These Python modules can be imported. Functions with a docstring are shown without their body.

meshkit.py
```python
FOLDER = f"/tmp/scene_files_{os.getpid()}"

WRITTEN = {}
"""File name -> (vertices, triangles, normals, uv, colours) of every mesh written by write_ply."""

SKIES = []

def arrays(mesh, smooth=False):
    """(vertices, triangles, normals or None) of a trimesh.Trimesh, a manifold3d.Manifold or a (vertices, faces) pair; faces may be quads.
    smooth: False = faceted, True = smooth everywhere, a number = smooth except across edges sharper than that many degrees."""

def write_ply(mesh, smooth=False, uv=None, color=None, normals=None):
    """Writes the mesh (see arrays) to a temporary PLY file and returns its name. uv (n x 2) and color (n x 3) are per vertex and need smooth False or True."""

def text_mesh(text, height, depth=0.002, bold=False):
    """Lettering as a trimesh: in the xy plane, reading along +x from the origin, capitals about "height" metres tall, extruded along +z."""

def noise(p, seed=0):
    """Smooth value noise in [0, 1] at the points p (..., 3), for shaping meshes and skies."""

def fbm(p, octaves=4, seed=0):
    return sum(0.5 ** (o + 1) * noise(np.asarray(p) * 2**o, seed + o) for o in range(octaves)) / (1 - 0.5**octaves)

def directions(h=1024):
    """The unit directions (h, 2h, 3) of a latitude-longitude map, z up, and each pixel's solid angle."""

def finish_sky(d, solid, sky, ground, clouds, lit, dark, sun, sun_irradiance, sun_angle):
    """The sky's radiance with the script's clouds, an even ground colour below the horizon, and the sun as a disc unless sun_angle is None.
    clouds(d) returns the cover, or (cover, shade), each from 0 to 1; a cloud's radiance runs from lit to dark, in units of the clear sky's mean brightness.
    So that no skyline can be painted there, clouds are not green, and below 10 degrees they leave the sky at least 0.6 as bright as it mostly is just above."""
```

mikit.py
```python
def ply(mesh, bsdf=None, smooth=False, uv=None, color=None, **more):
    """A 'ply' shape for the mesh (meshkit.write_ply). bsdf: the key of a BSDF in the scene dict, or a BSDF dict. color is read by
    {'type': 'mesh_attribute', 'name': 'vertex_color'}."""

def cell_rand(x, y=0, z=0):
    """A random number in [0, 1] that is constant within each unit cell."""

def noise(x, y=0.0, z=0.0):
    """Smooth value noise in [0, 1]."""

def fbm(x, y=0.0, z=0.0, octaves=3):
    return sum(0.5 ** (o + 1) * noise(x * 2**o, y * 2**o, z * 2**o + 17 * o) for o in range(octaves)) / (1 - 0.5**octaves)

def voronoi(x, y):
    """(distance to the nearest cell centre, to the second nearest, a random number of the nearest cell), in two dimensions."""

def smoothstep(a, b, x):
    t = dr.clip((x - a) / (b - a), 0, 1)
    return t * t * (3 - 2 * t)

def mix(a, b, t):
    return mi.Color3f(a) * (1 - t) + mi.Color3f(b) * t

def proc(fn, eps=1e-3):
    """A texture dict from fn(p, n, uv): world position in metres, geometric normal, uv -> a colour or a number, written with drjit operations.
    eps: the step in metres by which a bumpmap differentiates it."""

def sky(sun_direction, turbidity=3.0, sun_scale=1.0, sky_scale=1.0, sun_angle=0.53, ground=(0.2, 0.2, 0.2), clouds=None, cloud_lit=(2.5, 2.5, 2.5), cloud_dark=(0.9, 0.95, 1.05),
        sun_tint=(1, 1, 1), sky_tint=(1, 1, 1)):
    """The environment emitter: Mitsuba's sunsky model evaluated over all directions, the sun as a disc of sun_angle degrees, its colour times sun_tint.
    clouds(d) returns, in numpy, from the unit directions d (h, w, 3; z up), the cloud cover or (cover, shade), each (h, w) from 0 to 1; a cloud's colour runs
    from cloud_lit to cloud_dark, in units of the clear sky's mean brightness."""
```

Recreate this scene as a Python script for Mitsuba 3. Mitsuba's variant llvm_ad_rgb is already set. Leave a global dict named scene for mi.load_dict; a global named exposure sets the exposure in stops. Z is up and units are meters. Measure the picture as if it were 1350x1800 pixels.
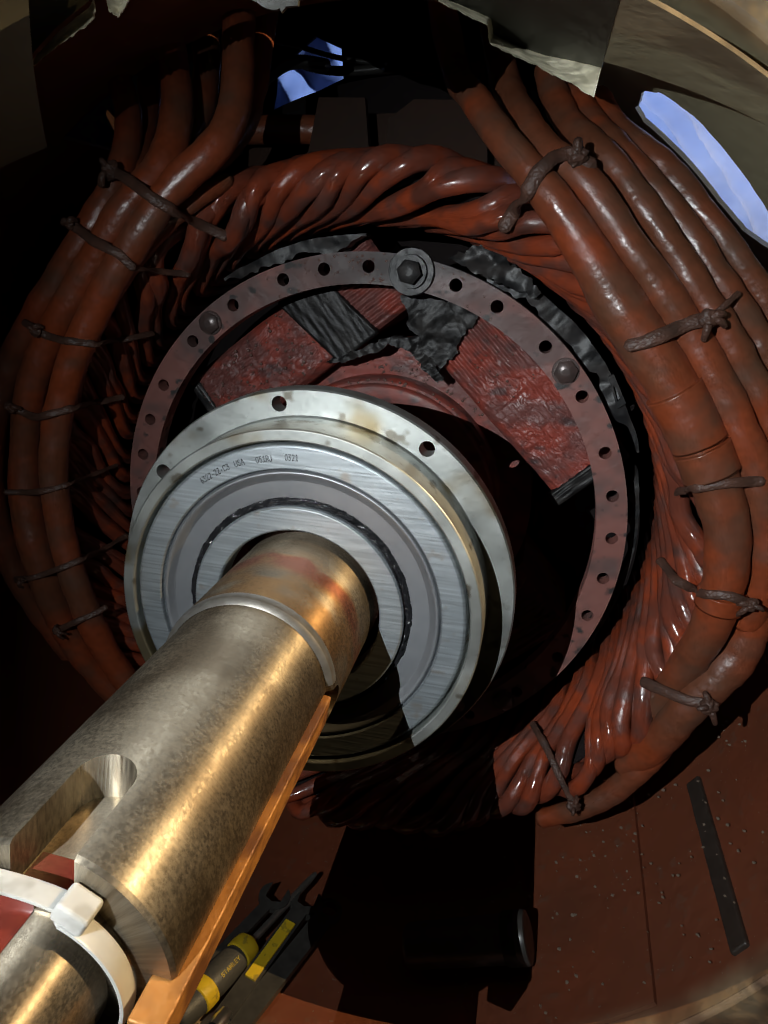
import math, random
import numpy as np, trimesh, shapely, manifold3d as m3
import drjit as dr, mitsuba as mi, mikit, meshkit
from mikit import noise, fbm, smoothstep, mix, proc, ply
from shapely.geometry import Polygon, box as sbox
T = mi.ScalarTransform4f
rng = np.random.default_rng(7)
PI = math.pi
scene, labels = {}, {}

# ------------------------------------------------------------------ camera, lamps, exposure
# x right, y into the machine, z up; the shaft axis is the line x = z = 0; the hub's front face is y = 0
CAM = np.array([0.1610, -0.4749, 0.2364]); FWD = np.array([-0.19000, 0.93190, -0.30900])
scene['camera'] = dict(type='perspective', fov=52.9, fov_axis='x', near_clip=0.01, far_clip=20.0,
                       to_world=T().look_at(origin=CAM.tolist(), target=(CAM + FWD).tolist(), up=[0, 0, 1]))
exposure = 0.0
# the torch held beside the camera (cool) and the work lamp standing outside to the right (warm)
scene['torch'] = dict(type='spot', intensity={'type': 'rgb', 'value': [2.18, 2.32, 2.38]}, cutoff_angle=37.5, beam_width=8.0,
                      to_world=T().look_at(origin=[-0.055, -0.62, 0.31], target=[0.195, 0.15, 0.0], up=[0, 0, 1]))
scene['work_lamp'] = dict(type='point', position=[0.80, -0.050, 0.54], intensity={'type': 'rgb', 'value': [3.4, 2.40, 1.20]})
# daylight that falls on the blue sheeting outside the frame
scene['daylight'] = dict(type='spot', intensity={'type': 'rgb', 'value': [11.0, 12.8, 15.0]}, cutoff_angle=60.0, beam_width=50.0,
                         to_world=T().look_at(origin=[0.25, 1.25, 1.9], target=[0.0, 0.62, 0.5], up=[0, 1, 0]))
scene['daylight_right'] = dict(type='spot', intensity={'type': 'rgb', 'value': [0.28, 0.31, 0.34]}, cutoff_angle=50.0, beam_width=40.0,
                         to_world=T().look_at(origin=[1.35, 0.35, 0.95], target=[0.45, 0.3, 0.37], up=[0, 0, 1]))

# ------------------------------------------------------------------ materials
def two(d): return {'type': 'twosided', 'bsdf': d}
def bump(d, fn, scale=1.0, eps=6e-4): return {'type': 'bumpmap', 'arbitrary': proc(fn, eps), 'scale': scale, 'bsdf': d}
def principled(col, rough, metal=0.0, **k):
    c = proc(col) if callable(col) else {'type': 'rgb', 'value': list(col)}
    r = proc(rough) if callable(rough) else rough
    return dict(type='principled', base_color=c, roughness=r, metallic=metal, **k)

def varnish_col(p, n, uv):
    a = fbm(p.x * 22, p.y * 22, p.z * 22)
    g = fbm(p.x * 60 + 9, p.y * 60, p.z * 60)
    c = mix((0.215, 0.037, 0.013), (0.105, 0.029, 0.018), smoothstep(0.30, 0.70, a))
    c = mix(c, (0.055, 0.038, 0.034), smoothstep(0.42, 0.75, g) * 0.6)
    return mix(c, (0.030, 0.020, 0.017), smoothstep(0.60, 0.85, fbm(p.x * 35, p.y * 35 + 4, p.z * 35)) * 0.7)
def varnish_rough(p, n, uv): return 0.11 + 0.30 * smoothstep(0.42, 0.70, fbm(p.x * 40, p.y * 40, p.z * 40 + 3))
scene['varnish'] = two(bump(principled(varnish_col, varnish_rough, specular=0.6),
                            lambda p, n, uv: 0.0008 * fbm(p.x * 120, p.y * 120, p.z * 120)))
def lead_col(p, n, uv):
    a = fbm(p.x * 16, p.y * 16, p.z * 16 + 8)
    c = mix((0.180, 0.036, 0.012), (0.100, 0.034, 0.017), smoothstep(0.30, 0.70, a))
    c = c * (0.80 + 0.4 * fbm(p.x * 190, p.y * 190, p.z * 190))
    return mix(c, (0.060, 0.042, 0.030), smoothstep(0.40, 0.80, fbm(p.x * 45, p.y * 45, p.z * 45)) * 0.5)
scene['lead_sleeve'] = two(bump(principled(lead_col, lambda p, n, uv: 0.17 + 0.36 * fbm(p.x * 50, p.y * 50, p.z * 50), specular=0.5),
                                lambda p, n, uv: 0.0009 * fbm(p.x * 70, p.y * 70, p.z * 70) + 0.0004 * fbm(p.x * 260, p.y * 260, p.z * 260)))
scene['cord'] = two(bump(principled(lambda p, n, uv: mix((0.080, 0.034, 0.022), (0.030, 0.020, 0.016), fbm(p.x * 120, p.y * 120, p.z * 120)), 0.5, specular=0.35),
                         lambda p, n, uv: 0.0008 * noise(p.x * 700, p.y * 700, p.z * 700)))
def ring_col(p, n, uv):
    c = mix((0.170, 0.070, 0.058), (0.095, 0.055, 0.050), smoothstep(0.4, 0.66, fbm(p.x * 30, p.y * 30, p.z * 30)))
    wet = smoothstep(0.195, 0.235, p.z + 0.02 * noise(p.x * 40, p.y, p.z * 40)) * smoothstep(0.13, 0.05, dr.abs(p.x - 0.03))
    c = mix(c, (0.036, 0.033, 0.033), wet * 0.85)
    return mix(c, (0.03, 0.026, 0.025), smoothstep(0.62, 0.75, fbm(p.x * 90, p.y * 90, p.z * 90)))
scene['ring_paint'] = two(bump(principled(ring_col, lambda p, n, uv: 0.42 + 0.25 * noise(p.x * 60, p.y * 60, p.z * 60), specular=0.32),
                               lambda p, n, uv: 0.0009 * fbm(p.x * 160, p.y * 160, p.z * 160)))
def rotor_col(p, n, uv):
    c = mix((0.20, 0.038, 0.026), (0.120, 0.040, 0.034), smoothstep(0.35, 0.6, fbm(p.x * 40, p.y * 40, p.z * 40)))
    return mix(c, (0.045, 0.030, 0.030), smoothstep(0.58, 0.80, fbm(p.x * 75, p.y * 75, p.z * 75 + 5)) * 0.8)
scene['rotor_paint'] = two(bump(principled(rotor_col, lambda p, n, uv: 0.30 + 0.35 * noise(p.x * 70, p.y * 70, p.z * 70), specular=0.32),
                                lambda p, n, uv: 0.00045 * fbm(p.x * 190, p.y * 190, p.z * 190)))
scene['bolt_dark'] = two(principled(lambda p, n, uv: mix((0.085, 0.052, 0.046), (0.04, 0.033, 0.031), fbm(p.x * 150, p.y * 150, p.z * 150)), 0.30, 0.3))
scene['black_grime'] = two(bump(principled(lambda p, n, uv: mix((0.006, 0.0055, 0.0055), (0.020, 0.018, 0.017), smoothstep(0.45, 0.7, fbm(p.x * 60, p.y * 60, p.z * 60))), 0.45, specular=0.2),
                                lambda p, n, uv: 0.0006 * fbm(p.x * 120, p.y * 120, p.z * 120)))
scene['grey_resin'] = two(bump(principled(lambda p, n, uv: mix((0.009, 0.009, 0.0095), (0.026, 0.023, 0.022), smoothstep(0.4, 0.7, fbm(p.x * 70, p.y * 70, p.z * 70))), 0.42, specular=0.25),
                               lambda p, n, uv: 0.0008 * fbm(p.x * 90, p.y * 90, p.z * 90)))
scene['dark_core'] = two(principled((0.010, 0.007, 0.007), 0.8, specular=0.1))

def polish(p): return fbm(p.x * 55, p.y * 55, p.z * 55)
def race_col(p, n, uv):
    c = mix((0.32, 0.36, 0.385), (0.43, 0.46, 0.475), polish(p))
    s = noise(p.z * 900 + p.x * 60, p.x * 40, p.y * 20)          # fine straight scuffs
    c = c * (0.74 + 0.42 * s)
    return mix(c, (0.30, 0.24, 0.18), smoothstep(0.66, 0.82, fbm(p.x * 80 + 3, p.y * 80, p.z * 80)) * 0.6)
scene['bearing_steel'] = two(bump(principled(race_col, 0.46, 0.85), lambda p, n, uv: 0.00007 * noise(p.z * 900 + p.x * 60, p.x * 30, p.y * 20), eps=3e-4))
scene['shield_steel'] = two(principled(lambda p, n, uv: mix((0.215, 0.225, 0.24), (0.28, 0.285, 0.295), polish(p)), 0.48, 0.8))
def hub_col(p, n, uv):
    c = mix((0.30, 0.31, 0.29), (0.43, 0.45, 0.43), polish(p))
    c = mix(c, (0.20, 0.145, 0.06), smoothstep(0.52, 0.72, fbm(p.x * 26 + 2, p.y * 26, p.z * 26)) * 0.85)
    return mix(c, (0.12, 0.10, 0.07), smoothstep(0.64, 0.8, fbm(p.x * 75, p.y * 75 + 6, p.z * 75)) * 0.8)
scene['hub_steel'] = two(bump(principled(hub_col, lambda p, n, uv: 0.34 + 0.2 * noise(p.x * 50, p.y * 50, p.z * 50), 0.88),
                              lambda p, n, uv: 0.00006 * noise(p.x * 400, p.y * 400, p.z * 400), eps=3e-4))
def shaft_col(p, n, uv):
    th = dr.atan2(p.z, p.x)
    a = fbm(p.y * 26, th * 1.5, p.x * 14)
    b = fbm(p.y * 650, th * 32, p.z * 90, 4)
    c = mix((0.43, 0.372, 0.282), (0.22, 0.178, 0.128), smoothstep(0.36, 0.68, a))
    c = mix(c, (0.20, 0.15, 0.10), smoothstep(0.42, 0.82, b) * 0.38)
    c = c * (0.88 + 0.22 * noise(p.y * 1400, th * 1.2))
    rust = smoothstep(-0.105, -0.085, p.y) * smoothstep(-0.005, -0.03, p.y)
    c = mix(c, (0.34, 0.19, 0.075), rust * smoothstep(0.25, 0.6, fbm(p.y * 70, th * 2, p.z * 30)) * 0.85)
    band = smoothstep(-0.044, -0.031, p.y + 0.010 * noise(th * 3)) * smoothstep(-0.018, -0.024, p.y + 0.008 * noise(th * 4))
    c = mix(c, (0.27, 0.085, 0.05), band * smoothstep(0.25, 0.5, fbm(p.y * 60, th * 4, p.z * 30)) * 0.85)
    return c
def mottled(p): return smoothstep(0.30, 0.78, fbm(p.y * 800, dr.atan2(p.z, p.x) * 40, p.z * 90, 4) * 0.55 + 0.10 * fbm(p.y * 90, dr.atan2(p.z, p.x) * 4, p.z * 30) + 0.35 * fbm(p.y * 20, dr.atan2(p.z, p.x) * 1.6, p.x * 14))
scene['shaft_steel'] = two({'type': 'blendbsdf', 'weight': proc(lambda p, n, uv: 0.20 + 0.26 * mottled(p)),
    'metal': {'type': 'roughconductor', 'distribution': 'ggx', 'alpha_u': 0.38, 'alpha_v': proc(lambda p, n, uv: 0.06 + 0.08 * mottled(p)), 'eta': 1.0, 'k': 10.0,
              'specular_reflectance': proc(shaft_col)},
    'stain': principled(lambda p, n, uv: shaft_col(p, n, uv) * 0.45, 0.42, 0.35)})
scene['bare_steel'] = two(bump(principled(lambda p, n, uv: mix((0.42, 0.41, 0.38), (0.26, 0.24, 0.20), fbm(p.x * 90, p.y * 90, p.z * 90)), 0.38, 0.85),
                               lambda p, n, uv: 0.0006 * fbm(p.x * 250, p.y * 250, p.z * 250)))
scene['dull_steel'] = two(principled(lambda p, n, uv: mix((0.27, 0.26, 0.245), (0.15, 0.135, 0.11), fbm(p.x * 140, p.y * 140, p.z * 140)), 0.36, 0.8))
scene['red_primer'] = two(principled(lambda p, n, uv: mix((0.17, 0.024, 0.014), (0.09, 0.02, 0.014), fbm(p.x * 90, p.y * 90, p.z * 90)), 0.3))
scene['rusty_key'] = two(bump(principled(lambda p, n, uv: mix((0.40, 0.175, 0.045), (0.17, 0.068, 0.025), smoothstep(0.35, 0.7, fbm(p.x * 90, p.y * 60, p.z * 90))), 0.5, 0.35),
                              lambda p, n, uv: 0.001 * fbm(p.x * 300, p.y * 300, p.z * 300)))
scene['black_grease'] = two(bump(principled((0.010, 0.010, 0.011), 0.14, specular=0.6), lambda p, n, uv: 0.006 * fbm(p.x * 170, p.y * 170, p.z * 170)))
scene['black_ink'] = two(principled((0.015, 0.017, 0.02), 0.6))
scene['clear_drip'] = two(principled((0.10, 0.055, 0.045), 0.10, specular=0.6))
def shell_col(p, n, uv):
    c = mix((0.165, 0.040, 0.016), (0.110, 0.036, 0.018), fbm(p.x * 14, p.y * 14, p.z * 14))
    c = mix(c, (0.10, 0.065, 0.045), smoothstep(0.62, 0.80, fbm(p.x * 90, p.y * 90, p.z * 90, 4)) * 0.4)
    c = c * (0.75 + 0.5 * fbm(p.x * 5, p.y * 5, p.z * 5))
    c = mix(c, (0.16, 0.13, 0.10), smoothstep(0.90, 0.95, noise(p.x * 330, p.y * 330, p.z * 330)) * 0.5)
    up = smoothstep(-0.06, 0.10, p.z + 0.05 * fbm(p.x * 12, p.y * 12, p.z * 12))      # olive tone puts the hazy glow at upper right into the colour
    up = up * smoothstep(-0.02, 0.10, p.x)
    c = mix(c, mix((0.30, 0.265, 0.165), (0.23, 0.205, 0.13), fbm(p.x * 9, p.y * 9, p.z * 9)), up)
    lip = smoothstep(0.03, 0.0, p.y)
    return mix(c, mix((0.27, 0.205, 0.125), (0.13, 0.09, 0.055), smoothstep(0.4, 0.65, fbm(p.x * 25, p.y * 25, p.z * 25))), lip * 0.8)
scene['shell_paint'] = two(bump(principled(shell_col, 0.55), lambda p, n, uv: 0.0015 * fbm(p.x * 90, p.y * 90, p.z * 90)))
scene['rib_dark'] = two(bump(principled(lambda p, n, uv: mix((0.024, 0.018, 0.014), (0.045, 0.032, 0.026), fbm(p.x * 60, p.y * 60, p.z * 60)), 0.4),
                             lambda p, n, uv: 0.0012 * fbm(p.x * 120, p.y * 120, p.z * 120)))
scene['grit'] = two(principled((0.16, 0.12, 0.09), 0.8, specular=0.2))
scene['sheet_olive'] = two(bump(principled(lambda p, n, uv: mix((0.016, 0.0155, 0.010), (0.027, 0.026, 0.018), fbm(p.x * 20, p.y * 20, p.z * 20)), 0.5),
                                lambda p, n, uv: 0.002 * fbm(p.x * 60, p.y * 60, p.z * 60)))  # sheet colour darkened to carry the shade on it
scene['flap_grey'] = two(principled(lambda p, n, uv: mix((0.15, 0.145, 0.11), (0.11, 0.108, 0.085), fbm(p.x * 24, p.y * 24, p.z * 24)), 0.5))
scene['sheet_lip'] = two(bump(principled(lambda p, n, uv: mix((0.80, 0.74, 0.54), (0.50, 0.46, 0.32), smoothstep(0.35, 0.7, fbm(p.x * 50, p.y * 140, p.z * 140))), 0.5),
                              lambda p, n, uv: 0.004 * fbm(p.x * 70, p.y * 200, p.z * 200)))  # same sheet metal, colour lightened because the lip faces the torch
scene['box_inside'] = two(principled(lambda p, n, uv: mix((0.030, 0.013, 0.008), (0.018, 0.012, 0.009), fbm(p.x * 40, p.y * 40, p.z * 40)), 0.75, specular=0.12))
scene['blue_sheet'] = dict(type='principledthin', base_color=proc(lambda p, n, uv: mix((0.17, 0.25, 0.56), (0.30, 0.39, 0.70), fbm(p.x * 30, p.y * 12, p.z * 30))), roughness=0.5, diff_trans=1.3)
scene['nylon'] = two(principled(lambda p, n, uv: mix((0.40, 0.395, 0.37), (0.31, 0.30, 0.27), smoothstep(0.5, 0.75, fbm(p.x * 120, p.y * 120, p.z * 120))), 0.3, specular=0.5))
scene['tool_black'] = two(principled(lambda p, n, uv: mix((0.024, 0.023, 0.022), (0.055, 0.052, 0.046), fbm(p.x * 120, p.y * 120, p.z * 120)), 0.36))
scene['tool_grey'] = two(principled((0.055, 0.054, 0.05), 0.5))
scene['tool_yellow'] = two(principled(lambda p, n, uv: mix((0.62, 0.43, 0.02), (0.35, 0.25, 0.03), smoothstep(0.6, 0.75, fbm(p.x * 150, p.y * 150, p.z * 150))), 0.4))
scene['chrome'] = two(principled((0.5, 0.5, 0.5), 0.2, 0.95))

# ------------------------------------------------------------------ helpers
def pol(R, y, deg): a = math.radians(deg); return np.array([R * math.cos(a), y, R * math.sin(a)])
def add(key, mesh, mat, smooth=30, parent=None, label=None, cat=None, group=None, kind=None, **k):
    key = key if parent is None else parent + '__' + key
    base, i = key, 0
    while key in scene: i += 1; key = f'{base}_{i:03d}'
    scene[key] = ply(mesh, mat, smooth=smooth, **k)
    d = {}
    if label: d['label'] = label
    if cat: d['category'] = cat
    if group: d['group'] = group
    if kind: d['kind'] = kind
    if d: labels[key] = {**labels.get(key, {}), **d}
    return key
def thing(key, label, cat, group=None, kind=None):
    base, i = key, 0
    while key in labels: i += 1; key = f'{base}_{i:03d}'
    labels[key] = {'label': label, 'category': cat, **({'group': group} if group else {}), **({'kind': kind} if kind else {})}
    return key
def tri(m):
    if hasattr(m, 'to_mesh'):
        q = m.to_mesh(); return trimesh.Trimesh(np.array(q.vert_properties[:, :3], float), np.array(q.tri_verts), process=False)
    return m
def cat_(ms): return trimesh.util.concatenate([tri(m) for m in ms])
def lathe(groups, n=192, c=(0, 0), a0=0.0, a1=360.0):
    """Turned surface about the line x=c0, z=c1. groups: lists of (r, y); each list is smooth in itself. Returns mesh, uv (u along the profile)."""
    V, F, UV, o = [], [], [], 0
    th = np.radians(np.linspace(a0, a1, n + 1))
    for g in groups:
        g = np.array(g, float); m = len(g)
        L = np.r_[0, np.cumsum(np.linalg.norm(np.diff(g, axis=0), axis=1))]
        P = np.stack([c[0] + g[:, None, 0] * np.cos(th), np.repeat(g[:, 1:2], n + 1, 1), c[1] + g[:, None, 0] * np.sin(th)], -1)
        UV.append(np.stack([np.repeat(L[:, None], n + 1, 1), np.repeat(th[None] * 0.1, m, 0)], -1).reshape(-1, 2))
        V.append(P.reshape(-1, 3)); i, j = np.meshgrid(np.arange(m - 1), np.arange(n), indexing='ij')
        a = o + i * (n + 1) + j
        F.append(np.stack([a, a + 1, a + n + 2, a + n + 1], -1).reshape(-1, 4)); o += m * (n + 1)
    F = np.vstack(F); F = np.vstack([F[:, [0, 1, 2]], F[:, [0, 2, 3]]])
    return trimesh.Trimesh(np.vstack(V), F, process=False), np.vstack(UV)
def turned(key, pts, mat, parent=None, n=192, c=(0, 0), **k):
    """closed or open profile with sharp corners: every segment its own smooth strip"""
    groups = [[a, b] for a, b in zip(pts[:-1], pts[1:])]
    m, uv = lathe(groups, n, c)
    return add(key, m, mat, True, parent, uv=uv, **k)
def spline(pts, n):
    pts = np.array(pts, float)
    d = np.r_[0, np.cumsum(np.linalg.norm(np.diff(pts[:, :3], axis=0), axis=1) ** 0.5)]
    from scipy.interpolate import PchipInterpolator, CubicSpline
    f = CubicSpline(d, pts, bc_type='natural'); return f(np.linspace(0, d[-1], n))
def tube(P, ra, rb=None, sides=12, up=None, cap=True, lump=0.0, seed=0, power=2.0, notch=None):
    """sweep along P (n,3); ra, rb: half-widths along the side and the normal direction; up: reference normal per point"""
    P = np.array(P, float); n = len(P); rb = ra if rb is None else rb
    ra = np.broadcast_to(np.array(ra, float), n); rb = np.broadcast_to(np.array(rb, float), n)
    t = np.gradient(P, axis=0); t /= np.linalg.norm(t, axis=1, keepdims=True)
    if up is None:
        v = np.array([0, -1, 0.3]); U = []
        v = v - t[0] * (v @ t[0]); v /= np.linalg.norm(v)
        for k in range(n):
            v = v - t[k] * (v @ t[k]); v /= np.linalg.norm(v); U.append(v.copy())
        U = np.array(U)
    else:
        U = np.broadcast_to(np.array(up, float), (n, 3)); U = U - t * (U * t).sum(1, keepdims=True); U = U / np.linalg.norm(U, axis=1, keepdims=True)
    S = np.cross(t, U)
    a = np.arange(sides) / sides * 2 * PI
    ca, sa = np.cos(a), np.sin(a)
    ca, sa = np.sign(ca) * np.abs(ca) ** (2 / power), np.sign(sa) * np.abs(sa) ** (2 / power)
    if cap:
        k = 3; ext = [(0.0, 0.05), (0.35, 0.75), (0.7, 0.95)]
        r0 = ra[0]; r1 = ra[-1]
        Ps = np.array([P[0] - t[0] * r0 * (0.7 - e[0]) for e in ext]); Pe = np.array([P[-1] + t[-1] * r1 * (0.7 - e[0]) for e in ext[::-1]])
        s0 = np.array([e[1] for e in ext]); P = np.vstack([Ps, P, Pe])
        ra = np.r_[ra[0] * s0, ra, ra[-1] * s0[::-1]]; rb = np.r_[rb[0] * s0, rb, rb[-1] * s0[::-1]]
        U = np.vstack([np.repeat(U[:1], 3, 0), U, np.repeat(U[-1:], 3, 0)]); S = np.vstack([np.repeat(S[:1], 3, 0), S, np.repeat(S[-1:], 3, 0)])
        n = len(P)
        notch = None if notch is None else np.r_[np.repeat(notch[:1], 3), notch, np.repeat(notch[-1:], 3)]
    if notch is not None:      # a groove along the face towards the reference normal
        dent = 1 - notch[:, None] * np.exp(-((a - PI / 2) / .30) ** 2)[None]
        ra, rb = ra[:, None] * dent, rb[:, None] * dent
    else: ra, rb = ra[:, None], rb[:, None]
    V = P[:, None] + S[:, None] * (ca[None, :] * ra)[..., None] + U[:, None] * (sa[None, :] * rb)[..., None]
    V = V.reshape(-1, 3)
    if lump:
        nrm = V - np.repeat(P, sides, 0); L = np.linalg.norm(nrm, axis=1, keepdims=True)
        V = V + nrm / np.maximum(L, 1e-9) * ((meshkit.fbm(V * 55, 3, seed) - 0.5) * 2 * lump)[:, None]
    i, j = np.meshgrid(np.arange(n - 1), np.arange(sides), indexing='ij'); b = (j + 1) % sides
    F = np.stack([i * sides + j, i * sides + b, (i + 1) * sides + b, (i + 1) * sides + j], -1).reshape(-1, 4)
    F = np.vstack([F[:, [0, 1, 2]], F[:, [0, 2, 3]]])
    V = np.vstack([V, P[0], P[-1]]); c0, c1 = len(V) - 2, len(V) - 1; j = np.arange(sides)
    F = np.vstack([F, np.stack([np.full(sides, c0), (j + 1) % sides, j], -1), np.stack([np.full(sides, c1), (n - 1) * sides + j, (n - 1) * sides + (j + 1) % sides], -1)])
    return trimesh.Trimesh(V, F, process=False)
def cs(poly):
    rings = []
    for g in getattr(poly, 'geoms', [poly]):
        g = shapely.geometry.polygon.orient(g)
        rings += [np.array(g.exterior.coords)[:-1]] + [np.array(h.coords)[:-1] for h in g.interiors]
    return m3.CrossSection(rings, m3.FillRule.EvenOdd)
def warp(m, f): return m.warp_batch(lambda v: f(np.asarray(v)))
def bent_sheet(poly, R, thick, step=0.012, wob=None):
    """poly in (arc length = R * angle in radians, y): a curved plate whose inner face has radius R"""
    m = m3.Manifold.extrude(cs(poly), thick).refine_to_length(step)
    def f(v):
        th = v[:, 0] / R; r = R + v[:, 2]
        if wob is not None: r = r + wob(th, v[:, 1])
        return np.stack([r * np.cos(th), v[:, 1], r * np.sin(th)], -1)
    return tri(warp(m, f))
def flat_plate(poly, y0, thick, bevel=0.0):
    """poly in (x, z), front face at y0, going back"""
    m = m3.Manifold.extrude(cs(poly), thick)
    return tri(warp(m, lambda v: np.stack([v[:, 0], y0 + thick - v[:, 2], v[:, 1]], -1)))
def flip(m): m = tri(m); m.invert(); return m
def rbox(sx, sy, sz, r=0.002, seg=16):
    s = m3.Manifold.sphere(r, seg)
    return m3.Manifold.batch_hull([s.translate((x * (sx / 2 - r), y * (sy / 2 - r), z * (sz / 2 - r))) for x in (-1, 1) for y in (-1, 1) for z in (-1, 1)])
def frame(m, o, ex, ey, ez):
    m = tri(m).copy(); A = np.eye(4); A[:3, 0], A[:3, 1], A[:3, 2], A[:3, 3] = ex, ey, ez, o
    m.apply_transform(A)
    return m
def at_front(m, R, y, deg):
    """local x = clockwise tangent, y = outward radius, z = towards the viewer (-y world)"""
    a = math.radians(deg)
    return frame(m, pol(R, y, deg), [math.sin(a), 0, -math.cos(a)], [math.cos(a), 0, math.sin(a)], [0, -1, 0])
def blob(c, r, squash=(1, 1, 1), seed=0, amp=0.25, sub=3):
    s = trimesh.creation.icosphere(sub, 1.0); v = s.vertices
    s.vertices = np.array(c) + v * (1 + amp * (2 * meshkit.fbm(v * 1.7 + seed * 3.1, 3, seed) - 1))[:, None] * r * np.array(squash)
    return s
def ring_poly(R0, R1, n=240): return Polygon(np.c_[R1 * np.cos(np.linspace(0, 2 * PI, n, False)), R1 * np.sin(np.linspace(0, 2 * PI, n, False))], [np.c_[R0 * np.cos(np.linspace(0, 2 * PI, n, False)), R0 * np.sin(np.linspace(0, 2 * PI, n, False))]])
def hole(R, deg, r, n=24): c = pol(R, 0, deg); return shapely.geometry.Point(c[0], c[2]).buffer(r, n)
def smooth_split(m, ang, uvf):
    m = trimesh.graph.smooth_shade(tri(m), angle=math.radians(ang), facet_minarea=None)
    return m, uvf(np.array(m.vertices))

# ------------------------------------------------------------------ the motor's housing
H = thing('motor_housing', 'round motor housing opened at its end, red brown, with a glow put into its colour as olive at the upper right', 'motor housing')
R0 = 0.43
rad = lambda d: math.radians(d) * R0
def wiggle(pts, amp, seed, n=6):
    r = np.random.default_rng(seed); out = []
    for a, b in zip(pts, pts[1:] + pts[:1]):
        for k in range(n):
            t = k / n; p = np.array(a) * (1 - t) + np.array(b) * t
            out.append(p + (r.normal(0, amp, 2) if k else 0))
    return out
ragged_ = lambda pts, amp, seed, n=8: Polygon(wiggle([tuple(p) for p in pts], amp, seed, n)).buffer(0)
shell = sbox(rad(-190), 0.0, rad(170), 0.46)
top_open = Polygon([(rad(66), 0.20), (rad(128), 0.20), (rad(128), 0.52), (rad(66), 0.52)])
win = Polygon(wiggle([(rad(d), y) for d, y in [(58.1, .239), (58.2, .312), (56.5, .343), (48.7, .361), (42.6, .374), (37.9, .36), (34.5, .30), (34.5, .235), (39.7, .240), (46.2, .226), (52.5, .210), (56.4, .215)]], 0.0008, 3, 5))
shell = shell.difference(top_open).difference(win)
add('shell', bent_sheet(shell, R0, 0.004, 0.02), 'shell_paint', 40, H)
lin = Polygon([(math.radians(d) * .40, y) for d, y in ((62.6, -.055), (62.6, .085), (57, .080), (51, .066), (45, .050), (41, .03), (41, .004), (50, -.012), (57, -.035))])  # added plate that covers the torn sheet's shadow wedge on the shell
add('inner_lining', bent_sheet(lin, .40, 0.002, 0.01, lambda th, y: .0275 * np.clip((1.092 - th) / .36, 0, 1)), 'shell_paint', 40, H)
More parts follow.
